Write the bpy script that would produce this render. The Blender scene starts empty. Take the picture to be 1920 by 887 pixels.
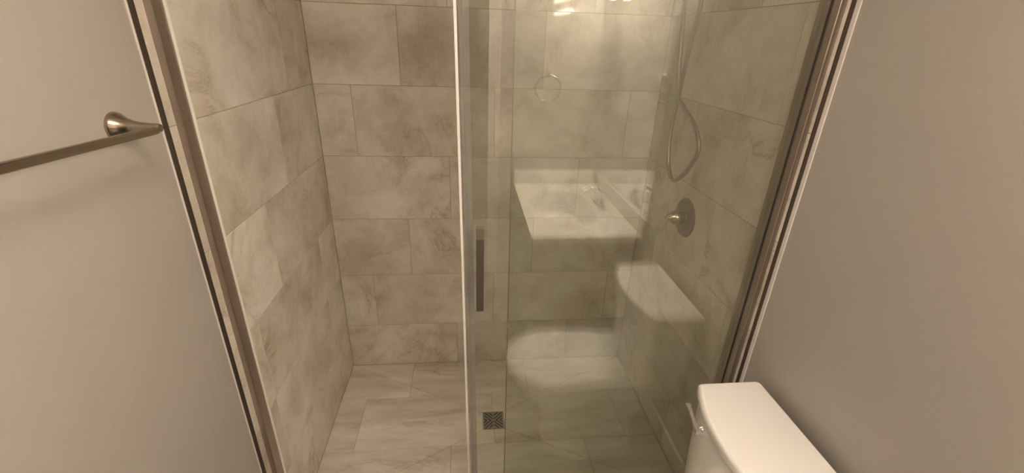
import bpy, bmesh, math, random
from mathutils import Vector, Matrix

random.seed(7)
scene = bpy.context.scene
COL = scene.collection

# ------------------------------------------------------------------ camera
cam_d = bpy.data.cameras.new('camera')
cam_d.sensor_width = 36.0
cam_d.lens = 15.522
cam_d.clip_start = 0.01
cam_d.clip_end = 50
cam = bpy.data.objects.new('camera', cam_d)
COL.objects.link(cam)
_r = Vector((0.994883, -0.096079, 0.031241))
_u = Vector((0.010877, 0.409291, 0.912339))
_f = Vector((0.100443, 0.907331, -0.408241))
_m = Matrix.Identity(4)
for _i in range(3):
    _m[_i][0], _m[_i][1], _m[_i][2] = _r[_i], _u[_i], -_f[_i]
_m[0][3], _m[1][3], _m[2][3] = -0.11738, -1.08205, 1.67929
cam.matrix_world = _m
scene.camera = cam

# ------------------------------------------------------------------ world, light, exposure
world = bpy.data.worlds.new('world')
scene.world = world
world.use_nodes = True
world.node_tree.nodes['Background'].inputs[0].default_value = (1.0, 0.85, 0.68, 1)
world.node_tree.nodes['Background'].inputs[1].default_value = 0.02

vs = scene.view_settings
vs.view_transform = 'Standard'
vs.look = 'None'
vs.gamma = 1.0
vs.use_curve_mapping = False
vs.exposure = 1.30
LAMP_STRENGTH = 38.0
FILL_STRENGTH = 11.0
LAMP_COL = (1.0, 0.84, 0.68)
scene.cycles.transparent_max_bounces = 24
scene.cycles.max_bounces = 14
scene.cycles.diffuse_bounces = 6
scene.cycles.glossy_bounces = 8

# ------------------------------------------------------------------ sizes (metres; y = 0 is the shower door, +y into the shower)
XT = 0.754           # face of the tiles on the side walls
XP = 0.766           # face of the painted side walls
YB = 0.93            # face of the tiles on the back wall
YF = -1.72           # wall behind the camera
H = 2.44             # ceiling
TW, TH = 0.6096, 0.3048
Z0 = 0.2637          # first horizontal joint above the shower floor


# ------------------------------------------------------------------ materials
def new_mat(name):
    m = bpy.data.materials.new(name)
    m.use_nodes = True
    nt = m.node_tree
    return m, nt, nt.nodes['Principled BSDF']


def link(nt, a, b):
    nt.links.new(a, b)


def node(nt, t, **kw):
    n = nt.nodes.new(t)
    for k, v in kw.items():
        setattr(n, k, v)
    return n


def math_node(nt, op, a, b=None, clamp=False):
    n = node(nt, 'ShaderNodeMath', operation=op, use_clamp=clamp)
    for i, v in enumerate((a, b)):
        if v is None:
            continue
        if isinstance(v, (int, float)):
            n.inputs[i].default_value = v
        else:
            link(nt, v, n.inputs[i])
    return n.outputs[0]


def noise(nt, vec, scale, detail=4, rough=0.55, dist=0.0):
    n = node(nt, 'ShaderNodeTexNoise')
    n.inputs['Scale'].default_value = scale
    n.inputs['Detail'].default_value = detail
    n.inputs['Roughness'].default_value = rough
    n.inputs['Distortion'].default_value = dist
    link(nt, vec, n.inputs['Vector'])
    return n.outputs['Fac']


def ramp(nt, fac, stops):
    n = node(nt, 'ShaderNodeValToRGB')
    e = n.color_ramp.elements
    while len(e) < len(stops):
        e.new(0.5)
    for el, (p, c) in zip(e, stops):
        el.position = p
        el.color = (*c, 1)
    link(nt, fac, n.inputs[0])
    return n.outputs[0]


def mix(nt, fac, a, b, mode='MIX'):
    n = node(nt, 'ShaderNodeMix', data_type='RGBA', blend_type=mode)
    for i, v in ((0, fac), (6, a), (7, b)):
        if isinstance(v, (int, float)):
            n.inputs[i].default_value = v
        elif isinstance(v, tuple):
            n.inputs[i].default_value = (*v, 1)
        else:
            link(nt, v, n.inputs[i])
    return n.outputs[2]


def bump(nt, bsdf, h, strength, distance=0.01):
    b = node(nt, 'ShaderNodeBump')
    b.inputs['Strength'].default_value = strength
    b.inputs['Distance'].default_value = distance
    link(nt, h, b.inputs['Height'])
    link(nt, b.outputs[0], bsdf.inputs['Normal'])


def stone_mat(name, stretch=(1, 1, 1), rough=0.05, tint=(1, 1, 1), vary=0.20):
    """Beige marble-look porcelain: soft clouds, tan blotches, thin brown cracks; each tile reads another patch."""
    m, nt, b = new_mat(name)
    tc = node(nt, 'ShaderNodeTexCoord')
    oi = node(nt, 'ShaderNodeObjectInfo')
    rv = node(nt, 'ShaderNodeVectorMath', operation='MULTIPLY')
    rv.inputs[1].default_value = (37.0, 91.0, 53.0)
    link(nt, oi.outputs['Color'], rv.inputs[0])
    sx = node(nt, 'ShaderNodeSeparateXYZ')
    link(nt, oi.outputs['Color'], sx.inputs[0])
    ad = node(nt, 'ShaderNodeVectorMath', operation='ADD')
    link(nt, tc.outputs['Object'], ad.inputs[0])
    link(nt, rv.outputs[0], ad.inputs[1])
    mp = node(nt, 'ShaderNodeMapping')
    mp.inputs['Scale'].default_value = stretch
    link(nt, ad.outputs[0], mp.inputs['Vector'])
    v = mp.outputs[0]
    big = noise(nt, v, 2.6, 6, 0.6, 0.35)
    mid = noise(nt, v, 6.5, 10, 0.68, 0.45)
    fine = noise(nt, v, 42.0, 5, 0.6, 0.3)
    t = lambda c: tuple(a * k for a, k in zip(c, tint))
    c1 = ramp(nt, mid, [(0.32, t((0.40, 0.33, 0.25))), (0.46, t((0.68, 0.63, 0.55))), (0.60, t((0.84, 0.80, 0.73)))])
    c2 = ramp(nt, big, [(0.36, t((0.50, 0.43, 0.34))), (0.50, t((0.71, 0.66, 0.58))), (0.64, t((0.86, 0.825, 0.76)))])
    c = mix(nt, 0.52, c1, c2)
    # thin cracks where a distorted noise crosses its middle value, only in some places
    vn = noise(nt, v, 3.1, 7, 0.62, 1.0)
    d = math_node(nt, 'ABSOLUTE', math_node(nt, 'SUBTRACT', vn, 0.5))
    crack = math_node(nt, 'SUBTRACT', 1.0, math_node(nt, 'MULTIPLY', d, 75.0), True)
    halo = math_node(nt, 'SUBTRACT', 1.0, math_node(nt, 'MULTIPLY', d, 13.0), True)
    where = math_node(nt, 'MULTIPLY', math_node(nt, 'SUBTRACT', noise(nt, v, 1.9, 3, 0.5), 0.53), 6.5, True)
    c = mix(nt, math_node(nt, 'MULTIPLY', math_node(nt, 'MULTIPLY', halo, where), 0.40), c, t((0.46, 0.345, 0.25)))
    c = mix(nt, math_node(nt, 'MULTIPLY', math_node(nt, 'MULTIPLY', crack, where), 0.42), c, t((0.20, 0.145, 0.10)))
    c = mix(nt, math_node(nt, 'MULTIPLY', math_node(nt, 'SUBTRACT', fine, 0.35), 0.45, True), c, t((0.56, 0.48, 0.39)))
    # tile to tile difference
    hv = node(nt, 'ShaderNodeHueSaturation')
    link(nt, math_node(nt, 'ADD', math_node(nt, 'MULTIPLY', sx.outputs['Z'], vary), 1 - vary / 2), hv.inputs['Value'])
    link(nt, c, hv.inputs['Color'])
    link(nt, hv.outputs[0], b.inputs['Base Color'])
    b.inputs['Roughness'].default_value = rough
    b.inputs['IOR'].default_value = 1.5
    bump(nt, b, mid, 0.012, 0.004)
    return m


def paint_mat(name, col, rough=0.6):
    m, nt, b = new_mat(name)
    tc = node(nt, 'ShaderNodeTexCoord')
    n1 = noise(nt, tc.outputs['Object'], 1.1, 3)
    c = mix(nt, n1, tuple(a * 0.97 for a in col), tuple(min(1, a * 1.03) for a in col))
    link(nt, c, b.inputs['Base Color'])
    b.inputs['Roughness'].default_value = rough
    bump(nt, b, noise(nt, tc.outputs['Object'], 260.0, 3, 0.6), 0.10, 0.002)
    return m


def plain_mat(name, col, rough=0.5, metal=0.0, coat=0.0, vary=0.04, scale=20.0, ior=1.5):
    m, nt, b = new_mat(name)
    tc = node(nt, 'ShaderNodeTexCoord')
    n1 = noise(nt, tc.outputs['Object'], scale, 3)
    c = mix(nt, n1, tuple(a * (1 - vary) for a in col), tuple(min(1, a * (1 + vary)) for a in col))
    link(nt, c, b.inputs['Base Color'])
    b.inputs['Roughness'].default_value = rough
    b.inputs['Metallic'].default_value = metal
    b.inputs['Coat Weight'].default_value = coat
    b.inputs['IOR'].default_value = ior
    return m


def brushed_mat(name, col, rough=0.3, stretch=(30, 30, 1.5)):
    m, nt, b = new_mat(name)
    tc = node(nt, 'ShaderNodeTexCoord')
    mp = node(nt, 'ShaderNodeMapping')
    mp.inputs['Scale'].default_value = stretch
    link(nt, tc.outputs['Object'], mp.inputs['Vector'])
    n1 = noise(nt, mp.outputs[0], 9.0, 4)
    c = mix(nt, n1, tuple(a * 0.88 for a in col), tuple(min(1, a * 1.08) for a in col))
    link(nt, c, b.inputs['Base Color'])
    b.inputs['Metallic'].default_value = 1.0
    r = math_node(nt, 'ADD', math_node(nt, 'MULTIPLY', n1, 0.16), rough - 0.08)
    link(nt, r, b.inputs['Roughness'])
    return m


def glass_mat(name, tint, ior):
    """Pane glass: a clear, faintly green sheet with a mirror reflection that grows at grazing angles."""
    m = bpy.data.materials.new(name)
    m.use_nodes = True
    nt = m.node_tree
    nt.nodes.clear()
    out = node(nt, 'ShaderNodeOutputMaterial')
    tr = node(nt, 'ShaderNodeBsdfTransparent')
    tr.inputs['Color'].default_value = (*tint, 1)
    gl = node(nt, 'ShaderNodeBsdfGlossy')
    gl.inputs['Roughness'].default_value = 0.0
    gl.inputs['Color'].default_value = (1, 1, 1, 1)
    fr = node(nt, 'ShaderNodeFresnel')
    # front and back faces must reflect alike, so the index is turned over on the back face
    ge = node(nt, 'ShaderNodeNewGeometry')
    iv = node(nt, 'ShaderNodeMix', data_type='FLOAT')
    link(nt, ge.outputs['Backfacing'], iv.inputs[0])
    iv.inputs[2].default_value = ior
    iv.inputs[3].default_value = 1.0 / ior
    link(nt, iv.outputs[0], fr.inputs['IOR'])
    mx = node(nt, 'ShaderNodeMixShader')
    link(nt, fr.outputs[0], mx.inputs[0])
    link(nt, tr.outputs[0], mx.inputs[1])
    link(nt, gl.outputs[0], mx.inputs[2])
    link(nt, mx.outputs[0], out.inputs['Surface'])
    return m


def vinyl_mat(name, col, clear):
    m = bpy.data.materials.new(name)
    m.use_nodes = True
    nt = m.node_tree
    b = nt.nodes['Principled BSDF']
    b.inputs['Base Color'].default_value = (*col, 1)
    b.inputs['Roughness'].default_value = 0.35
    b.inputs['Alpha'].default_value = 1 - clear
    return m


def glow_mat(name, col, strength):
    m, nt, b = new_mat(name)
    b.inputs['Base Color'].default_value = (0.9, 0.88, 0.82, 1)
    b.inputs['Emission Color'].default_value = (*col, 1)
    b.inputs['Emission Strength'].default_value = strength
    return m


M = {
    'tile_wall': stone_mat('beige_marble_wall_tile'),
    'tile_floor': stone_mat('beige_marble_floor_tile', (0.40, 1.7, 1.0), 0.12, (1, 1, 1), 0.10),
    'tile_bath': stone_mat('grey_brown_floor_tile', (0.6, 1.2, 1.0), 0.28, (0.28, 0.27, 0.26)),
    'grout': plain_mat('grout', (0.40, 0.34, 0.275), 0.85),
    'grout_dark': plain_mat('dark_grout', (0.13, 0.11, 0.09), 0.85),
    'paint': paint_mat('greige_wall_paint', (0.43, 0.403, 0.365)),
    'ceiling': paint_mat('white_ceiling_paint', (0.80, 0.78, 0.74), 0.8),
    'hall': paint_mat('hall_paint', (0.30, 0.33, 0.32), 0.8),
    'white_trim': plain_mat('white_trim_paint', (0.74, 0.71, 0.66), 0.35),
    'caulk': plain_mat('white_caulk', (0.80, 0.75, 0.71), 0.4),
    'bronze': plain_mat('dark_bronze_profile', (0.050, 0.034, 0.024), 0.42, 0.0),
    'nickel': brushed_mat('brushed_nickel', (0.60, 0.54, 0.47), 0.26),
    'nickel_frame': brushed_mat('brushed_nickel_frame', (0.44, 0.385, 0.34), 0.32),
    'nickel_dark': brushed_mat('dark_nickel', (0.30, 0.26, 0.215), 0.30),
    'drain_metal': plain_mat('drain_metal', (0.34, 0.31, 0.25), 0.40, 0.7),
    'drain_hole': plain_mat('drain_hole', (0.012, 0.010, 0.008), 0.8),
    'chrome': plain_mat('chrome', (0.90, 0.90, 0.90), 0.10, 1.0),
    'ceramic': plain_mat('white_ceramic', (0.84, 0.82, 0.80), 0.16, 0.0, 0.3, 0.01),
    'seat': plain_mat('white_seat_plastic', (0.82, 0.80, 0.78), 0.42, 0.0, 0.0, 0.01),
    'cultured': plain_mat('white_cultured_marble', (0.86, 0.84, 0.80), 0.07, 0.0, 0.3, 0.015, 6.0),
    'wood': plain_mat('grey_brown_wood', (0.36, 0.32, 0.275), 0.45, 0.0, 0.0, 0.25, 14.0),
    'mirror': plain_mat('mirror_silver', (0.90, 0.92, 0.91), 0.0, 1.0, 0.0, 0.0),
    'glass': glass_mat('shower_glass', (0.968, 0.980, 0.964), 1.80),
    'glass_edge': plain_mat('polished_glass_edge', (0.84, 0.82, 0.78), 0.2, 0.0, 0.5),
    'vinyl': vinyl_mat('clear_vinyl', (0.46, 0.42, 0.41), 0.62),
    'pane_rim': plain_mat('green_glass_rim', (0.20, 0.19, 0.165), 0.25, 0.0, 0.4),
    'hose': plain_mat('hose_metal', (0.36, 0.33, 0.285), 0.34, 0.9),
    'bar_nickel': plain_mat('satin_nickel', (0.42, 0.36, 0.29), 0.21, 1.0),
    'vinyl_white': plain_mat('white_vinyl', (0.80, 0.77, 0.72), 0.3),
    'gasket': plain_mat('dark_gasket', (0.030, 0.026, 0.022), 0.6),
    'handle_reflection': plain_mat('handle_painted_reflection', (0.20, 0.17, 0.135), 0.40, 0.3),
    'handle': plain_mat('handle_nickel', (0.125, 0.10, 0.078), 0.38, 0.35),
    'lamp': glow_mat('lamp_diffuser', LAMP_COL, LAMP_STRENGTH),
    'fill_lamp': glow_mat('added_fill_diffuser', LAMP_COL, FILL_STRENGTH),
}


# ------------------------------------------------------------------ mesh helpers
def obj(name, bm, mat, parent=None, smooth=False, autosmooth=None):
    me = bpy.data.meshes.new(name)
    bmesh.ops.recalc_face_normals(bm, faces=bm.faces[:])
    if smooth:
        for f in bm.faces:
            f.smooth = True
    bm.to_mesh(me)
    bm.free()
    me.materials.append(M[mat] if isinstance(mat, str) else mat)
    if autosmooth is not None:
        me.set_sharp_from_angle(angle=math.radians(autosmooth))
    o = bpy.data.objects.new(name, me)
    COL.objects.link(o)
    o.parent = parent
    return o


def empty(name, loc=(0, 0, 0)):
    o = bpy.data.objects.new(name, None)
    o.empty_display_size = 0.05
    COL.objects.link(o)
    o.location = loc
    return o


def tag(o, label, cat, group=None):
    o['label'] = label
    o['category'] = cat
    if group:
        o['group'] = group
    return o


def part(name, bm, mat, parent, smooth=False, autosmooth=None, label=None):
    """A child mesh modelled in world coordinates under a parent that may stand elsewhere."""
    base = Vector((0, 0, 0))
    p = parent
    while p is not None:
        base += p.location
        p = p.parent
    if base.length > 0:
        bmesh.ops.translate(bm, verts=bm.verts[:], vec=-base)
    o = obj(name, bm, mat, parent, smooth, autosmooth)
    if label:
        o['label'] = label
    return o


def struct(name, bm, mat, label=None):
    o = obj(name, bm, mat)
    o['kind'] = 'structure'
    if label:
        o['label'] = label
    return o


def box(bm, x0, x1, y0, y1, z0, z1, bevel=0.0, seg=1):
    r = bmesh.ops.create_cube(bm, size=1.0)
    vs_ = r['verts']
    for v in vs_:
        v.co = Vector((x0 + (v.co.x + .5) * (x1 - x0), y0 + (v.co.y + .5) * (y1 - y0), z0 + (v.co.z + .5) * (z1 - z0)))
    if bevel > 0:
        es = list({e for v in vs_ for e in v.link_edges})
        bmesh.ops.bevel(bm, geom=es, offset=bevel, segments=seg, affect='EDGES', profile=0.5)
    return bm


def newbox(*a, **k):
    return box(bmesh.new(), *a, **k)


def prism(bm, pts, axis, a0, a1, chamfer=0.0):
    """Extrude the polygon PTS (2-D, counter-clockwise) along AXIS from a0 to a1 (a1 = visible face, chamfered)."""
    def P(q, a):
        return Vector((a, q[0], q[1])) if axis == 'x' else Vector((q[0], a, q[1])) if axis == 'y' else Vector((q[0], q[1], a))
    n = len(pts)
    rings = [(pts, a0)]
    if chamfer > 0:
        s = 1 if a1 > a0 else -1
        rings.append((pts, a1 - s * chamfer))
        c = [0, 0]
        ins = []
        for i in range(n):
            p0, p1, p2 = Vector(pts[i - 1]), Vector(pts[i]), Vector(pts[(i + 1) % n])
            d1, d2 = (p1 - p0).normalized(), (p2 - p1).normalized()
            n1, n2 = Vector((-d1.y, d1.x)), Vector((-d2.y, d2.x))
            k = n1 + n2
            den = max(0.25, 1 + n1.dot(n2))
            ins.append(tuple(p1 + k / den * chamfer))
        rings.append((ins, a1))
    else:
        rings.append((pts, a1))
    vr = [[bm.verts.new(P(q, a)) for q in ring] for ring, a in rings]
    for A, B in zip(vr, vr[1:]):
        for i in range(n):
            bm.faces.new((A[i], A[(i + 1) % n], B[(i + 1) % n], B[i]))
    bm.faces.new(vr[0])
    bm.faces.new(vr[-1])
    return bm


def area2(p):
    return sum(p[i - 1][0] * p[i][1] - p[i][0] * p[i - 1][1] for i in range(len(p))) / 2


def clip(poly, n, d):
    """Keep the side n.p <= d of a convex polygon."""
    out = []
    for i in range(len(poly)):
        a, b = poly[i - 1], poly[i]
        fa, fb = n[0] * a[0] + n[1] * a[1] - d, n[0] * b[0] + n[1] * b[1] - d
        if (fa <= 0) != (fb <= 0):
            t = fa / (fa - fb)
            out.append((a[0] + t * (b[0] - a[0]), a[1] + t * (b[1] - a[1])))
        if fb <= 0:
            out.append(b)
    return out


def lathe(bm, prof, origin, axis, seg=40):
    """Revolve prof [(radius, height)] about AXIS through origin."""
    ax = Vector(axis).normalized()
    t = Vector((0, 0, 1)) if abs(ax.z) < 0.9 else Vector((1, 0, 0))
    u = ax.cross(t).normalized()
    w = ax.cross(u)
    o = Vector(origin)
    rings = []
    for r, h in prof:
        if r < 1e-6:
            rings.append([bm.verts.new(o + ax * h)])
        else:
            rings.append([bm.verts.new(o + ax * h + (u * math.cos(2 * math.pi * i / seg) + w * math.sin(2 * math.pi * i / seg)) * r) for i in range(seg)])
    for A, B in zip(rings, rings[1:]):
        if len(A) == 1 and len(B) == 1:
            continue
        for i in range(seg):
            j = (i + 1) % seg
            if len(A) == 1:
                bm.faces.new((A[0], B[j], B[i]))
            elif len(B) == 1:
                bm.faces.new((A[i], A[j], B[0]))
            else:
                bm.faces.new((A[i], A[j], B[j], B[i]))
    for e in (rings[0], rings[-1]):
        if len(e) > 1:
            bm.faces.new(e)
    return bm


def catmull(pts, n=8):
    P = [Vector(p) for p in pts]
    P = [P[0] * 2 - P[1]] + P + [P[-1] * 2 - P[-2]]
    out = []
    for i in range(1, len(P) - 2):
        for k in range(n):
            t = k / n
            a, b, c, d = P[i - 1:i + 3]
            out.append(0.5 * ((2 * b) + (c - a) * t + (2 * a - 5 * b + 4 * c - d) * t * t + (3 * b - a - 3 * c + d) * t ** 3))
    out.append(P[-2])
    return out


def tube(bm, path, rad, seg=12, closed=False):
    P = [Vector(p) for p in path]
    n = len(P)
    R = rad if callable(rad) else (lambda t: rad)
    rings = []
    prev = None
    for i in range(n):
        a = P[i - 1] if (i > 0 or closed) else P[i]
        b = P[(i + 1) % n] if (i < n - 1 or closed) else P[i]
        d = (b - a).normalized()
        if prev is None:
            t = Vector((0, 0, 1)) if abs(d.z) < 0.9 else Vector((1, 0, 0))
            u = d.cross(t).normalized()
        else:
            u = (prev - d * prev.dot(d)).normalized()
        prev = u
        w = d.cross(u)
        r = R(i / max(1, n - 1))
        rings.append([bm.verts.new(P[i] + (u * math.cos(2 * math.pi * k / seg) + w * math.sin(2 * math.pi * k / seg)) * r) for k in range(seg)])
    pairs = list(zip(rings, rings[1:]))
    if closed:
        pairs.append((rings[-1], rings[0]))
    for A, B in pairs:
        for i in range(seg):
            j = (i + 1) % seg
            bm.faces.new((A[i], A[j], B[j], B[i]))
    if not closed:
        bm.faces.new(rings[0])
        bm.faces.new(rings[-1])
    return bm


def loft(bm, rings, cap=True):
    vr = [[bm.verts.new(Vector(p)) for p in ring] for ring in rings]
    n = len(vr[0])
    for A, B in zip(vr, vr[1:]):
        for i in range(n):
            j = (i + 1) % n
            bm.faces.new((A[i], A[j], B[j], B[i]))
    if cap:
        bm.faces.new(vr[0])
        bm.faces.new(vr[-1])
    return bm


GAP = 0.0011         # half a joint
T_IN = 0.010         # how deep a tile reaches behind its face


def tile_obj(poly, axis, a_back, a_face, mat, parent, seed=None):
    # the object colour only says which patch of the stone pattern a tile shows
    if area2(poly) < 0:
        poly = poly[::-1]
    bm = prism(bmesh.new(), poly, axis, a_back, a_face, 0.0005)
    o = obj('tile', bm, mat, parent)
    o.color = (*(seed or (random.random(), random.random(), random.random())), 1)
    return o


def wall_tiles(parent, axis, face, sgn, u0, u1, offsets, mat, top=H, u_gap=GAP):
    """Rows of 12 x 24 tiles over u0..u1; offsets[k % len] is a vertical joint of row k (row 0 sits under joint Z0)."""
    k = 0
    z = Z0 - TH
    while z < top - 0.01:
        za, zb = max(z, 0.0) + GAP, min(z + TH, top) - GAP
        j = offsets[k % len(offsets)]
        while j > u0:
            j -= TW
        while j < u1 - 0.004:
            ua, ub = max(j, u0) + u_gap, min(j + TW, u1) - u_gap
            if ub - ua > 0.01:
                tile_obj([(ua, za), (ub, za), (ub, zb), (ua, zb)], axis, face + sgn * T_IN, face, mat, parent)
            j += TW
        z += TH
        k += 1


# ------------------------------------------------------------------ the room shell
wl = struct('wall_left', newbox(-XP - 0.10, -XP, YF - 0.1, YB + 0.112, -0.10, H), 'paint', 'greige painted left wall whose shower end is clad in beige marble tile')
wr = struct('wall_right', newbox(XP, XP + 0.10, YF - 0.1, YB + 0.112, -0.10, H), 'paint', 'greige painted right wall behind the toilet, tiled inside the shower')
wb = struct('wall_back', newbox(-XP, XP, YB + 0.012, YB + 0.112, -0.10, H), 'grout', 'beige marble tiled back wall of the shower')
struct('ceiling', newbox(-XP - 0.1, XP + 0.1, YF - 0.1, YB + 0.112, H, H + 0.1), 'ceiling', 'white painted ceiling')
fl = struct('floor', newbox(-XP, XP, YF, -0.056, -0.10, -0.010), 'grout_dark', 'grey brown tiled bathroom floor')
fs = struct('floor_shower', newbox(-XP, XP, 0.062, YB + 0.012, -0.10, -0.0025), 'grout', 'beige tiled shower floor falling to a square drain')

# wall behind the camera, with the open doorway the photographer stands in
DX0, DX1, DZ = -0.66, 0.03, 2.03
bm = bmesh.new()
box(bm, -XP - 0.1, DX0, YF - 0.1, YF, -0.10, H)
box(bm, DX1, XP + 0.1, YF - 0.1, YF, -0.10, H)
box(bm, DX0, DX1, YF - 0.1, YF, DZ, H)
struct('wall_front', bm, 'paint', 'greige wall with the doorway and the towel ring, seen only as a reflection')
bm = bmesh.new()
for x0, x1, z0, z1 in ((DX0 - 0.06, DX0 + 0.012, 0, DZ + 0.06), (DX1 - 0.012, DX1 + 0.06, 0, DZ + 0.06)):
    box(bm, x0, x1, YF, YF + 0.016, z0, z1, 0.003)
box(bm, DX0 + 0.012, DX1 - 0.012, YF, YF + 0.016, DZ - 0.012, DZ + 0.06, 0.003)
struct('door_1', bm, 'white_trim', 'white casing around the open doorway, seen only as a reflection')
bm = bmesh.new()
box(bm, -1.4, -1.3, -3.3, YF - 0.1, -0.1, H)
box(bm, 0.9, 1.0, -3.3, YF - 0.1, -0.1, H)
box(bm, -1.4, 1.0, -3.4, -3.3, -0.1, H)
box(bm, -1.4, 1.0, -3.4, YF - 0.1, H, H + 0.1)
struct('wall_hall', bm, 'hall', 'dim hallway walls beyond the doorway')
struct('floor_hall', newbox(-1.3, 0.9, -3.3, YF - 0.1, -0.1, 0.0), 'wood', 'dark floor of the hallway')
struct('floor_sill', newbox(DX0, DX1, YF - 0.1, YF, -0.1, 0.0), 'wood', 'dark sill in the doorway')

# tiles of the shower walls, brick-bond by thirds as in the photograph
wall_tiles(wb, 'y', YB, 1, -XT, XT, [-0.179, -0.593, -0.399, -0.195, -0.601, -0.392, -0.190, -0.595, -0.395], 'tile_wall')
TL0, TR0 = -0.052, -0.031      # where the tiles end outside the door, left and right
_ol = [0.307, 0.104, 0.714, 0.307, 0.510, 0.663, 0.307, 0.510, 0.714]
wall_tiles(wl, 'x', -XT, -1, TL0, YB, _ol, 'tile_wall')
_or = [0.307, 0.714, 0.104, 0.307, 0.510, 0.714, 0.307, 0.510, 0.714]
wall_tiles(wr, 'x', XT, 1, TR0, YB, _or, 'tile_wall')
# grout bed between tile and wall
obj('grout', newbox(-XP, -XT - 0.0015, TL0, YB + 0.012, 0, H), 'grout', wl)
obj('grout', newbox(XT + 0.0015, XP, TR0, YB + 0.012, 0, H), 'grout', wr)
obj('grout', newbox(-XT, XT, YB + 0.0015, YB + 0.012, 0, H), 'grout', wb)

# shower floor: a brick-bond field cut along the four falls that run to the drain
DRX0, DRX1, DRY0, DRY1 = -0.052, 0.048, 0.443, 0.547
FY0 = 0.062


def side_lines():
    """Half-planes of the four falls as (n, d) lists; corners of the drain to corners of the floor."""
    c = [(-XT, FY0), (XT, FY0), (XT, YB), (-XT, YB)]
    k = [(DRX0, DRY0), (DRX1, DRY0), (DRX1, DRY1), (DRX0, DRY1)]
    quads = []
    for i in range(4):
        j = (i + 1) % 4
        quads.append([c[i], c[j], k[j], k[i]])
    return quads


SEEDS = {}
for quad in side_lines():
    if area2(quad) < 0:
        quad = quad[::-1]
    yrows = [(FY0, 0.362, -0.200), (0.362, 0.672, -0.628), (0.672, YB, -0.420)]
    for ya, yb, j in yrows:
        if ya == 0.362:
            joints = [-0.628, -0.0035, 0.612]
        else:
            joints = [j, j + TW]
        xs = [-XT] + joints + [XT]
        for xa, xb in zip(xs, xs[1:]):
            poly = [(xa, ya), (xb, ya), (xb, yb), (xa, yb)]
            for i in range(4):
                a, b_ = quad[i], quad[(i + 1) % 4]
                nx, ny = (b_[1] - a[1]), -(b_[0] - a[0])
                L = math.hypot(nx, ny)
                if poly:
                    poly = clip(poly, (nx / L, ny / L), (nx * a[0] + ny * a[1]) / L - (0.0005))
            if len(poly) < 3 or abs(area2(poly)) < 2e-4:
                continue
            # pull in by half a joint
            c = Vector((sum(q[0] for q in poly) / len(poly), sum(q[1] for q in poly) / len(poly)))
            cl = []
            for q in poly:
                v = Vector(q) - c
                cl.append(tuple(c + v * (1 - GAP / max(0.02, v.length))))
            clean = [q for i, q in enumerate(cl) if (Vector(q) - Vector(cl[i - 1])).length > 1e-3]
            if len(clean) >= 3:
                sd = SEEDS.setdefault((round(ya, 3), round(xa, 3)), (random.random(), random.random(), random.random()))
                tile_obj(clean, 'z', -0.009, 0.0, 'tile_floor', fs, sd)

# bathroom floor tiles (seen in the reflection round the toilet)
for ky, y in enumerate([YF, -1.42, -1.115, -0.81, -0.505, -0.20]):
    yb = min(y + TH, -0.056)
    j = -0.766 - (ky % 3) * 0.203
    while j < XP:
        xa, xb = max(j, -XP) + 0.0015, min(j + TW, XP) - 0.0015
        if xb - xa > 0.02:
            tile_obj([(xa, y + 0.0015), (xb, y + 0.0015), (xb, yb - 0.0015), (xa, yb - 0.0015)], 'z', -0.012, 0.0, 'tile_bath', fl)
        j += TW

# curb under the doors
cb = struct('trim_1', newbox(-XT, XT, -0.052, 0.060, -0.10, 0.100, 0.002), 'tile_wall', 'beige stone curb under the shower doors')

# dark profiles closing the tile ends, with a bead of white caulk against the paint
t2 = struct('trim_2', newbox(-XP, -XT, TL0 - 0.004, TL0, 0.0, H), 'bronze', 'dark profile at the tile end of the left wall')
obj('caulk_bead', newbox(-XP, -XP + 0.0025, TL0 - 0.0075, TL0 - 0.0042, 0.0, H), 'caulk', t2)
t3 = struct('trim_3', newbox(XT, XP, TR0 - 0.003, TR0, 0.0, H), 'bronze', 'dark profile at the tile end of the right wall')
obj('caulk_bead', newbox(XP - 0.0025, XP, TR0 - 0.017, TR0 - 0.0035, 0.0, H), 'caulk', t3)

struct('baseboard_left', newbox(-XP, -XP + 0.014, YF + 0.018, -0.062, 0.0, 0.10, 0.003), 'white_trim', 'white baseboard of the left wall')
struct('baseboard_right', newbox(XP - 0.014, XP, -0.80, -0.055, 0.0, 0.10, 0.003), 'white_trim', 'white baseboard behind the toilet')

# ------------------------------------------------------------------ shower door frame
XJ = 0.738           # inner faces of the jambs
fr = tag(empty('shower_door_frame', (0, 0, 0.10)), 'brushed nickel frame of the sliding shower doors, jambs on both tiled walls', 'door frame')
jl = part('jamb', newbox(-XT, -XJ, -0.026, 0.013, 0.10, 1.985, 0.0012, 2), 'nickel_frame', fr)
part('strike_seal', newbox(-XT + 0.0002, -XJ + 0.004, 0.0132, 0.0190, 0.12, 1.983, 0.002, 2), 'vinyl_white', jl, label='pale magnetic strike strip along the left jamb')
part('jamb', newbox(XJ, XT, -0.020, 0.050, 0.10, 1.985, 0.0014, 2), 'nickel_frame', fr)
part('header_rail', newbox(-XT, XT, -0.026, 0.050, 1.985, 2.045, 0.002, 2), 'nickel_frame', fr)
part('bottom_track', newbox(-XJ, XJ, -0.012, 0.046, 0.10, 0.118, 0.002, 2), 'nickel_frame', fr)
part('gasket', newbox(XJ - 0.0022, XJ, 0.0055, 0.0097, 0.118, 1.985), 'gasket', fr, label='dark gasket along the right jamb')

PZ0, PZ1 = 0.120, 1.983


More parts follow.
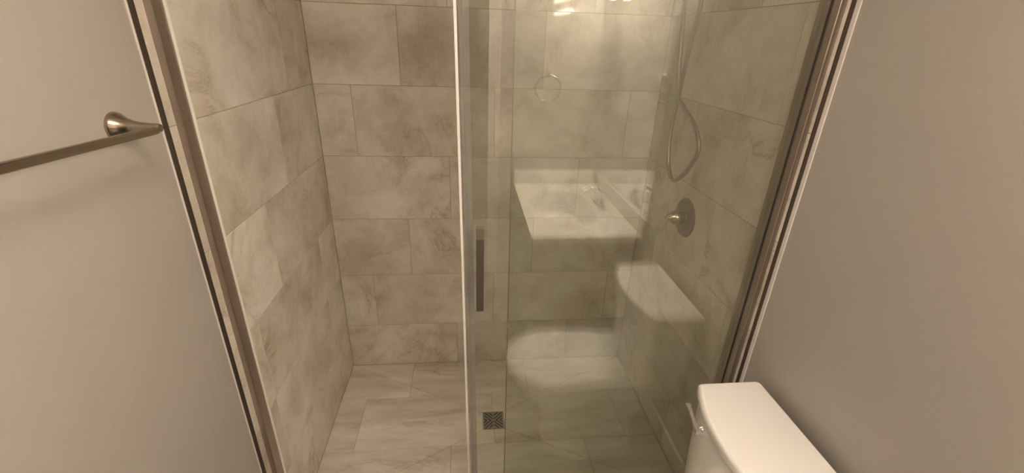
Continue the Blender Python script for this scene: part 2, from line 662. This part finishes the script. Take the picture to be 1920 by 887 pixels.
def pane(bm, xl0, xl1, xr0, xr1, y0, y1):
    """A pane whose free edge hangs a hair out of plumb: x at the foot and at the head for both edges."""
    vs_ = [bm.verts.new(v) for v in ((xl0, y0, PZ0), (xr0, y0, PZ0), (xr1, y0, PZ1), (xl1, y0, PZ1), (xl0, y1, PZ0), (xr0, y1, PZ0), (xr1, y1, PZ1), (xl1, y1, PZ1))]
    for f in ((0, 1, 2, 3), (4, 5, 6, 7), (0, 1, 5, 4), (1, 2, 6, 5), (2, 3, 7, 6), (3, 0, 4, 7)):
        bm.faces.new([vs_[i] for i in f])
    return bm


xe = lambda z: -0.1145 - 0.0124 * z       # leading (left) edge of the sliding door
xf = lambda z: 0.0095 - 0.0072 * z        # free (left) edge of the fixed panel
GY0, GY1 = 0.010, 0.018                   # sliding door, in front
LY0, LY1 = 0.031, 0.039                   # fixed panel, behind

dr = tag(empty('glass_door', (0.3, 0.004, 0.118)), 'sliding glass shower door pushed open to the right, dark handle near its edge', 'shower door')
part('glass_pane', pane(bmesh.new(), xe(PZ0), xe(PZ1), XJ - 0.0005, XJ - 0.0005, GY0, GY1), 'glass', dr)
part('edge_strip', pane(bmesh.new(), xe(PZ0) - 0.0065, xe(PZ1) - 0.0065, xe(PZ0), xe(PZ1), GY0 - 0.001, GY1 + 0.001), 'glass_edge', dr, label='pale sealing strip on the leading edge of the sliding door')
part('seal_fin', pane(bmesh.new(), xe(PZ0) + 0.004, xe(PZ1) + 0.004, xe(PZ0) + 0.027, xe(PZ1) + 0.027, GY1 + 0.0005, GY1 + 0.0020), 'vinyl', dr, label='translucent grey vinyl strip along the glass edge')
part('seal_rib', pane(bmesh.new(), xe(PZ0) + 0.011, xe(PZ1) + 0.011, xe(PZ0) + 0.0125, xe(PZ1) + 0.0125, GY1 + 0.0022, GY1 + 0.0040), 'vinyl', dr)
# bar pull: a flat bar on two stand-offs through the glass
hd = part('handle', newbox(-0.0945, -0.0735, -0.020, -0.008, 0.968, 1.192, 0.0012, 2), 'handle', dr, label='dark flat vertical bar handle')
part('reflection_block', newbox(-0.0945, -0.0735, -0.020, -0.008, 1.1925, 1.2260, 0.0012, 2), 'handle_reflection', hd, label='upper end of the handle, coloured lighter as a painted reflection')  # reflection on the handle top, put into a lighter block
part('standoff', lathe(bmesh.new(), [(0.006, 0), (0.006, 0.0178)], (-0.084, 0.010, 1.165), (0, -1, 0), 20), 'handle', hd)
part('standoff', lathe(bmesh.new(), [(0.006, 0), (0.006, 0.0178)], (-0.084, 0.010, 0.995), (0, -1, 0), 20), 'handle', hd)

dl = tag(empty('glass_panel', (0.37, 0.025, 0.118)), 'fixed glass shower panel behind the sliding door, filling the right half', 'shower panel')
part('glass_pane', pane(bmesh.new(), xf(PZ0), xf(PZ1), XJ - 0.0005, XJ - 0.0005, LY0, LY1), 'glass', dl)
part('edge_strip', pane(bmesh.new(), xf(PZ0) - 0.0022, xf(PZ1) - 0.0022, xf(PZ0), xf(PZ1), LY0 - 0.0002, LY1 + 0.0002), 'pane_rim', dl, label='thin clear strip on the free edge of the fixed panel')

# ------------------------------------------------------------------ floor drain
dn = tag(empty('floor_drain', (0, 0.495, 0)), 'square metal floor drain with chevron slots in the beige shower floor', 'drain')
part('well', newbox(DRX0 + 0.001, DRX1 - 0.001, DRY0 + 0.001, DRY1 - 0.001, -0.0022, -0.0012), 'drain_hole', dn)
bm = bmesh.new()
w = 0.0045
x0, x1, y0, y1 = DRX0 + 0.001, DRX1 - 0.001, DRY0 + 0.001, DRY1 - 0.001
box(bm, x0, x1, y0, y0 + w, -0.0012, 0.0012)
box(bm, x0, x1, y1 - w, y1, -0.0012, 0.0012)
box(bm, x0, x0 + w, y0 + w, y1 - w, -0.0012, 0.0012)
box(bm, x1 - w, x1, y0 + w, y1 - w, -0.0012, 0.0012)
part('drain_frame', bm, 'drain_metal', dn)
cx, cy = (x0 + x1) / 2, (y0 + y1) / 2
part('grate_bar', newbox(cx - 0.0022, cx + 0.0022, y0 + w, y1 - w, -0.0012, 0.0010), 'drain_metal', dn)
for sx in (-1, 1):
    for sy in (-1, 1):
        q = [(0, 0), (sx * (x1 - x0 - 2 * w) / 2, 0), (sx * (x1 - x0 - 2 * w) / 2, sy * (y1 - y0 - 2 * w) / 2), (0, sy * (y1 - y0 - 2 * w) / 2)]
        n = Vector((sx, -sy)) / math.sqrt(2)
        for k in range(-3, 4):
            d = (k + 0.0) * 0.0135 + 0.003
            poly = clip(clip(q, tuple(n), d + 0.0036), tuple(-n), -(d - 0.0036))
            if len(poly) < 3 or abs(area2(poly)) < 6e-6:
                continue
            poly = [(cx + a, cy + b_) for a, b_ in poly]
            if area2(poly) < 0:
                poly = poly[::-1]
            part('grate_bar', prism(bmesh.new(), poly, 'z', -0.0012, 0.0009), 'drain_metal', dn)

# ------------------------------------------------------------------ shower valve on the right tiled wall
VY, VZ = 0.492, 1.046
va = tag(empty('shower_valve', (XT, VY, VZ)), 'round brushed nickel shower valve with a pointed knob on the right tile wall', 'shower valve')
part('escutcheon', lathe(bmesh.new(), [(0.079, 0), (0.079, 0.0025), (0.076, 0.0055), (0.060, 0.0075), (0.030, 0.0085)], (XT, VY, VZ), (-1, 0, 0), 56), 'nickel_dark', va, True, 35)
part('collar', lathe(bmesh.new(), [(0.033, 0.0085), (0.032, 0.012), (0.0285, 0.014), (0.0285, 0.024), (0.0270, 0.0252), (0.0270, 0.0300)], (XT, VY, VZ), (-1, 0, 0), 40), 'nickel_dark', va, True, 35)
part('knob', lathe(bmesh.new(), [(0.0250, 0.0302), (0.0283, 0.0315), (0.0292, 0.0350), (0.0285, 0.0430), (0.0255, 0.0530), (0.0200, 0.0650), (0.0130, 0.0765), (0.0065, 0.0830), (0, 0.0850)], (XT, VY, VZ), (-1, 0, 0), 48), 'nickel', va, True, 50)

# ------------------------------------------------------------------ hand shower and its hose
hs = tag(empty('hand_shower', (0.70, 0.53, 1.95)), 'brushed nickel hand shower on its wall arm above the hose', 'shower head')
part('flange', lathe(bmesh.new(), [(0.030, 0), (0.030, 0.004), (0.014, 0.012), (0.012, 0.014)], (XT, 0.53, 2.06), (-1, 0, 0), 32), 'nickel', hs, True, 40)
part('arm', tube(bmesh.new(), catmull([(XT - 0.010, 0.53, 2.06), (0.715, 0.53, 2.06), (0.680, 0.53, 2.045), (0.655, 0.53, 2.010), (0.650, 0.53, 1.985)], 6), 0.0095, 14), 'nickel', hs, True, 60)
part('diverter', lathe(bmesh.new(), [(0.016, 0), (0.018, 0.006), (0.018, 0.050), (0.014, 0.056)], (0.650, 0.53, 1.986), (0, 0, -1), 28), 'nickel', hs, True, 40)
part('grip', tube(bmesh.new(), catmull([(0.655, 0.600, 1.900), (0.640, 0.595, 1.960), (0.610, 0.590, 2.050), (0.570, 0.585, 2.110)], 6), lambda t: 0.011 + 0.004 * t, 16), 'nickel', hs, True, 60)
part('cradle', tube(bmesh.new(), [(0.650, 0.545, 1.955), (0.642, 0.585, 1.958)], 0.008, 14), 'nickel', hs, True, 60)
part('spray_head', lathe(bmesh.new(), [(0.012, 0.02), (0.030, 0.012), (0.046, 0.0), (0.048, -0.010), (0.044, -0.014), (0, -0.014)], (0.555, 0.584, 2.120), (0.5, 0, 0.85), 36), 'nickel', hs, True, 40)
hose = [(0.650, 0.530, 1.922), (0.650, 0.508, 1.880), (0.652, 0.485, 1.815), (0.658, 0.519, 1.670), (0.664, 0.553, 1.516), (0.656, 0.546, 1.371), (0.652, 0.516, 1.275), (0.650, 0.480, 1.232),
        (0.650, 0.444, 1.216), (0.650, 0.395, 1.242), (0.650, 0.351, 1.283), (0.650, 0.308, 1.364), (0.648, 0.364, 1.433), (0.645, 0.458, 1.480), (0.640, 0.507, 1.520), (0.645, 0.556, 1.651), (0.650, 0.600, 1.823), (0.655, 0.600, 1.892)]
ho = obj('shower_hose', tube(bmesh.new(), catmull(hose, 10), 0.0074, 12), 'hose', None, True)
tag(ho, 'looped metal shower hose hanging before the right tile wall above the valve', 'hose')

# ------------------------------------------------------------------ towel bar on the left wall
BZ, BX = 1.506, -0.694
tb = tag(empty('towel_bar', (-XP, -0.182, BZ)), 'brushed nickel towel bar with flared posts on the left painted wall', 'towel bar')
for yy in (-0.182, -0.792):
    part('post', lathe(bmesh.new(), [(0.0285, 0), (0.0285, 0.003), (0.0272, 0.006), (0.0225, 0.012), (0.0175, 0.020), (0.0135, 0.030), (0.0105, 0.042), (0.0090, 0.056), (0.0085, 0.070), (0.0070, 0.0775), (0, 0.079)], (-XP, yy, BZ if yy > -0.5 else BZ + 0.019), (1, 0, 0), 40), 'bar_nickel', tb, True, 50)
part('bar', tube(bmesh.new(), [(BX, -0.190, BZ - 0.003), (BX, -0.788, BZ + 0.016)], 0.0075, 20), 'bar_nickel', tb, True, 60)

# ------------------------------------------------------------------ toilet
TY = -0.352          # middle of the tank
to = tag(empty('toilet', (0.45, TY, 0)), 'white toilet with a bowed tank lid standing before the right wall', 'toilet')
XBK = 0.738


def tank_ring(x_back, x_end, x_mid, half, z, n=18, cr=0.010):
    """Outline of the tank seen from above: straight back and sides, bowed front."""
    pts = [(x_back, TY - half + cr), (x_back, TY + half - cr), (x_back - cr * .3, TY + half - cr * .3), (x_back - cr, TY + half)]
    pts += [(x_end + cr, TY + half), (x_end + cr * .3, TY + half - cr * .3)]
    for i in range(n + 1):
        s = 1 - 2 * i / n
        y = TY + (half - cr) * s
        x = x_end + (x_mid - x_end) * (1 - abs(s) ** 2.2)
        pts.append((x, y))
    pts += [(x_end + cr * .3, TY - half + cr * .3), (x_end + cr, TY - half), (x_back - cr, TY - half), (x_back - cr * .3, TY - half + cr * .3)]
    return [(x, y, z) for x, y in pts]


def tank_off(d, z, **k):
    return tank_ring(XBK - d, 0.545 + d, 0.500 + d, 0.212 - d, z, **k)


bm = loft(bmesh.new(), [tank_off(0.020, 0.40), tank_off(0.013, 0.56), tank_off(0.009, 0.70), tank_off(0.009, 0.7515)])
part('tank', bm, 'ceramic', to, True, 40)
bm = loft(bmesh.new(), [tank_off(0.003, 0.752), tank_off(0.0, 0.755), tank_off(0.0, 0.772), tank_off(0.0015, 0.7765), tank_off(0.005, 0.7800), tank_off(0.0085, 0.782, cr=0.012), tank_off(0.0100, 0.782, cr=0.012)])
part('tank_lid', bm, 'ceramic', to, True, 50)
LX, LY, LZ = 0.531, -0.244, 0.709
lv = part('flush_lever', lathe(bmesh.new(), [(0.0185, 0.0), (0.0180, 0.003), (0.0120, 0.012), (0.0085, 0.019), (0.0080, 0.024), (0.0080, 0.034), (0, 0.0345)], (LX + 0.004, LY, LZ), (-1, 0, 0), 32), 'chrome', to, True, 50, 'chrome flush lever on the tank front')
bm = loft(bmesh.new(), [[(LX - 0.024 + dx, y, LZ + zz + dz) for dx, dz in ((-a, -h_), (a, -h_), (a, h_), (-a, h_))] for y, zz, a, h_ in
                        ((LY - 0.008, 0.000, 0.0062, 0.0070), (LY + 0.006, 0.003, 0.0062, 0.0065), (LY + 0.018, 0.009, 0.0044, 0.0035), (LY + 0.040, 0.019, 0.0046, 0.0028), (LY + 0.064, 0.029, 0.0064, 0.0026), (LY + 0.068, 0.0305, 0.0058, 0.0022))])
part('lever_arm', bm, 'chrome', lv, True, 35)


def egg(x_back, x_front, half, z, n=20, sq=0.93):
    """Elongated seat outline: rounded front, nearly square back."""
    xm = x_back - (x_back - x_front) * 0.52
    pts = []
    for i in range(n + 1):
        a = -math.pi / 2 + math.pi * i / n
        pts.append((xm - (xm - x_front) * math.cos(a), TY + half * math.sin(a)))
    for i in range(1, 6):
        t = i / 6
        pts.append((xm + (x_back - xm) * t, TY + half * (1 - (1 - sq) * t * t)))
    pts.append((x_back, TY + half * sq * 0.93))
    for i in range(1, 4):
        pts.append((x_back, TY + half * sq * 0.93 * (1 - 2 * i / 4)))
    pts.append((x_back, TY - half * sq * 0.93))
    for i in range(5, 0, -1):
        t = i / 6
        pts.append((xm + (x_back - xm) * t, TY - half * (1 - (1 - sq) * t * t)))
    return [(x, y, z) for x, y in pts]


bm = loft(bmesh.new(), [egg(0.60, 0.20, 0.125, 0.0), egg(0.60, 0.195, 0.120, 0.05), egg(0.58, 0.20, 0.105, 0.15), egg(0.58, 0.16, 0.125, 0.24), egg(0.62, 0.09, 0.165, 0.33), egg(0.66, 0.060, 0.180, 0.399), egg(0.66, 0.056, 0.181, 0.440), egg(0.655, 0.064, 0.175, 0.446)])
part('bowl', bm, 'ceramic', to, True, 60)
bm = loft(bmesh.new(), [egg(0.470, 0.046, 0.180, 0.424), egg(0.474, 0.040, 0.185, 0.428), egg(0.474, 0.040, 0.185, 0.436), egg(0.470, 0.044, 0.181, 0.440)])
part('seat', bm, 'seat', to, True, 50)
bm = loft(bmesh.new(), [egg(0.470, 0.042, 0.182, 0.442), egg(0.474, 0.037, 0.187, 0.446), egg(0.474, 0.037, 0.187, 0.454), egg(0.468, 0.043, 0.181, 0.459), egg(0.44, 0.080, 0.150, 0.463), egg(0.38, 0.16, 0.09, 0.465)])
part('seat_lid', bm, 'seat', to, True, 50)
for s in (-1, 1):
    part('hinge', lathe(bmesh.new(), [(0.012, -0.02), (0.013, -0.018), (0.013, 0.018), (0.012, 0.02)], (0.487, TY + s * 0.075, 0.437), (0, 1, 0), 20), 'ceramic', to, True, 40)

# ------------------------------------------------------------------ vanity, top, faucet (seen mirrored in the glass)
VX0, VY0, VY1, VTZ = 0.195, -1.716, -0.822, 0.800
vc = tag(empty('vanity_cabinet', (0.49, -1.27, 0)), 'grey brown wooden vanity cabinet below the white sink counter', 'cabinet')
for y0, y1 in ((VY0 + 0.004, VY0 + 0.022), (VY1 - 0.032, VY1 - 0.014)):
    part('side_panel', newbox(VX0 + 0.035, XP - 0.002, y0, y1, 0.085, 0.764, 0.001), 'wood', vc)
part('bottom_panel', newbox(VX0 + 0.035, XP - 0.002, VY0 + 0.0222, VY1 - 0.0322, 0.085, 0.103, 0.001), 'wood', vc)
part('front_rail', newbox(VX0 + 0.035, VX0 + 0.053, VY0 + 0.0222, VY1 - 0.0322, 0.735, 0.764, 0.001), 'wood', vc)
part('toe_kick', newbox(VX0 + 0.09, XP - 0.016, VY0 + 0.004, VY1 - 0.02, 0.0, 0.085), 'wood', vc)
for y0, y1, ky in ((-1.700, -1.279, -1.31), (-1.273, -0.848, -1.24)):
    d = part('door', newbox(VX0 + 0.016, VX0 + 0.035, y0, y1, 0.105, 0.745, 0.003, 2), 'wood', vc)
    part('knob', lathe(bmesh.new(), [(0.006, 0), (0.006, 0.012), (0.014, 0.018), (0.014, 0.024), (0, 0.027)], (VX0 + 0.016, ky, 0.66), (-1, 0, 0), 20), 'nickel', d, True, 40)

vt = tag(empty('sink_counter', (0.48, -1.27, VTZ)), 'glossy white sink top with basin and backsplash, mirrored in the right door', 'countertop')
BXC, BYC, BA, BB, BD = 0.432, -1.262, 0.172, 0.280, 0.135


def dip(x, y):
    q = (abs((x - BXC) / BA) ** 3.6 + abs((y - BYC) / BB) ** 3.6) ** (1 / 3.6)
    if q >= 1:
        return 0.0
    t = min(1.0, (1 - q) / 0.17)
    t = t * t * (3 - 2 * t)
    return -BD * t


bm = bmesh.new()
NX, NY = 58, 90
xt1 = XP - 0.0015
grid = []
for i in range(NX + 1):
    x = VX0 + (xt1 - VX0) * i / NX
    row = []
    for j in range(NY + 1):
        y = VY0 + (VY1 - VY0) * j / NY
        e = min(x - VX0, VY1 - y)
        edge = -0.003 * max(0, 1 - e / 0.006) if e < 0.006 else 0
        row.append(bm.verts.new((x, y, VTZ + dip(x, y) + edge)))
    grid.append(row)
for i in range(NX):
    for j in range(NY):
        bm.faces.new((grid[i][j], grid[i + 1][j], grid[i + 1][j + 1], grid[i][j + 1]))
per = [grid[i][0] for i in range(NX + 1)] + [grid[NX][j] for j in range(1, NY + 1)] + [grid[i][NY] for i in range(NX - 1, -1, -1)] + [grid[0][j] for j in range(NY - 1, 0, -1)]
low = [bm.verts.new((v.co.x, v.co.y, 0.766)) for v in per]
for i in range(len(per)):
    j = (i + 1) % len(per)
    bm.faces.new((per[i], per[j], low[j], low[i]))
part('basin_top', bm, 'cultured', vt, True, 40)
part('backsplash', newbox(XP - 0.022, XP - 0.0015, VY0, VY1, VTZ + 0.0002, 0.890, 0.003, 2), 'cultured', vt, True, 40)
part('side_splash', newbox(VX0, XP - 0.0225, VY0, VY0 + 0.020, VTZ + 0.0002, 0.890, 0.003, 2), 'cultured', vt, True, 40)
part('basin_drain', lathe(bmesh.new(), [(0.0, 0.004), (0.012, 0.004), (0.020, 0.003), (0.022, 0.0)], (BXC, BYC, VTZ - BD), (0, 0, 1), 28), 'chrome', vt, True, 40)

FX = 0.655
fa = tag(empty('faucet', (FX, BYC, VTZ)), 'chrome basin faucet with two lever handles, mirrored in the right door', 'faucet')
bm = newbox(FX - 0.024, FX + 0.024, BYC - 0.078, BYC + 0.078, VTZ + 0.0002, VTZ + 0.014, 0.006, 3)
part('base_plate', bm, 'chrome', fa, True, 40)
part('spout', tube(bmesh.new(), catmull([(FX, BYC, VTZ + 0.012), (FX, BYC, VTZ + 0.06), (FX - 0.012, BYC, VTZ + 0.095), (FX - 0.055, BYC, VTZ + 0.108), (FX - 0.105, BYC, VTZ + 0.090)], 6), lambda t: 0.0155 - 0.005 * t, 18), 'chrome', fa, True, 60)
for s in (-1, 1):
    hb = part('handle', lathe(bmesh.new(), [(0.017, 0), (0.017, 0.004), (0.012, 0.020), (0.012, 0.040), (0, 0.044)], (FX, BYC + s * 0.051, VTZ + 0.014), (0, 0, 1), 24), 'chrome', fa, True, 40)
    part('lever', tube(bmesh.new(), [(FX, BYC + s * 0.051, VTZ + 0.050), (FX - 0.012, BYC + s * 0.075, VTZ + 0.056), (FX - 0.028, BYC + s * 0.110, VTZ + 0.066)], lambda t: 0.006 - 0.002 * t, 12), 'chrome', hb, True, 60)

# ------------------------------------------------------------------ mirror, light, towel ring
mi = tag(empty('wall_mirror', (XP, -1.26, 1.35)), 'frameless mirror on the right wall above the backsplash, seen only reflected', 'mirror')
part('mirror_glass', newbox(XP - 0.006, XP - 0.0005, -1.700, -0.832, 0.892, 1.900), 'mirror', mi)

LY0_, LY1_ = -1.635, -0.84
vl = tag(empty('vanity_light', (XP, -1.15, 1.93)), 'two-bar vanity light above the mirror, its bars mirrored in the tiles', 'light')
part('back_plate', newbox(XP - 0.018, XP - 0.0005, -1.34, -1.14, 1.9020, 2.040, 0.003, 2), 'nickel', vl)
for z in (1.908, 2.008):
    tb_ = part('light_bar', lathe(bmesh.new(), [(0.011, 0), (0.011, LY1_ - LY0_)], (0.722, LY0_, z), (0, 1, 0), 20), 'lamp', vl, True, 50, 'glowing warm white bar')
    for yy, d in ((LY0_ - 0.008, 1), (LY1_ - 0.002, 1)):
        part('end_cap', lathe(bmesh.new(), [(0.012, 0), (0.012, 0.010)], (0.722, yy, z), (0, 1, 0), 20), 'nickel', tb_, True, 40)
    part('bracket', newbox(0.7335, XP - 0.018, -1.246, -1.234, z - 0.004, z + 0.006), 'nickel', vl)

RX, RZ = 0.383, 1.41
tr = tag(empty('towel_ring', (RX, YF, RZ)), 'empty round towel ring mirrored in the glass above the sink', 'towel ring')
part('post', lathe(bmesh.new(), [(0.024, 0), (0.024, 0.004), (0.011, 0.016), (0.009, 0.040), (0.011, 0.048), (0, 0.051)], (RX, YF, RZ + 0.083), (0, 1, 0), 32), 'nickel', tr, True, 45)
part('ring', tube(bmesh.new(), [(RX + 0.078 * math.sin(2 * math.pi * i / 48), YF + 0.040 + 0.006 * math.cos(2 * math.pi * i / 48), RZ + 0.078 * math.cos(2 * math.pi * i / 48)) for i in range(48)], 0.0048, 10, True), 'nickel', tr, True)

# unseen fill light, added on the ceiling to brighten the shower
cl = tag(empty('added_fill_light', (0.0, -0.95, H)), 'unseen round fill light added on the ceiling to brighten the shower', 'light')
part('trim_ring', lathe(bmesh.new(), [(0.210, 0), (0.210, 0.030), (0.202, 0.034), (0.197, 0.030), (0.197, 0.0)], (0.0, -0.95, H - 0.0005), (0, 0, -1), 40), 'white_trim', cl, True, 40)
part('diffuser', lathe(bmesh.new(), [(0.195, 0.020), (0.192, 0.030), (0.150, 0.040), (0.075, 0.045), (0, 0.046)], (0.0, -0.95, H - 0.0005), (0, 0, -1), 40), 'fill_lamp', cl, True, 60)
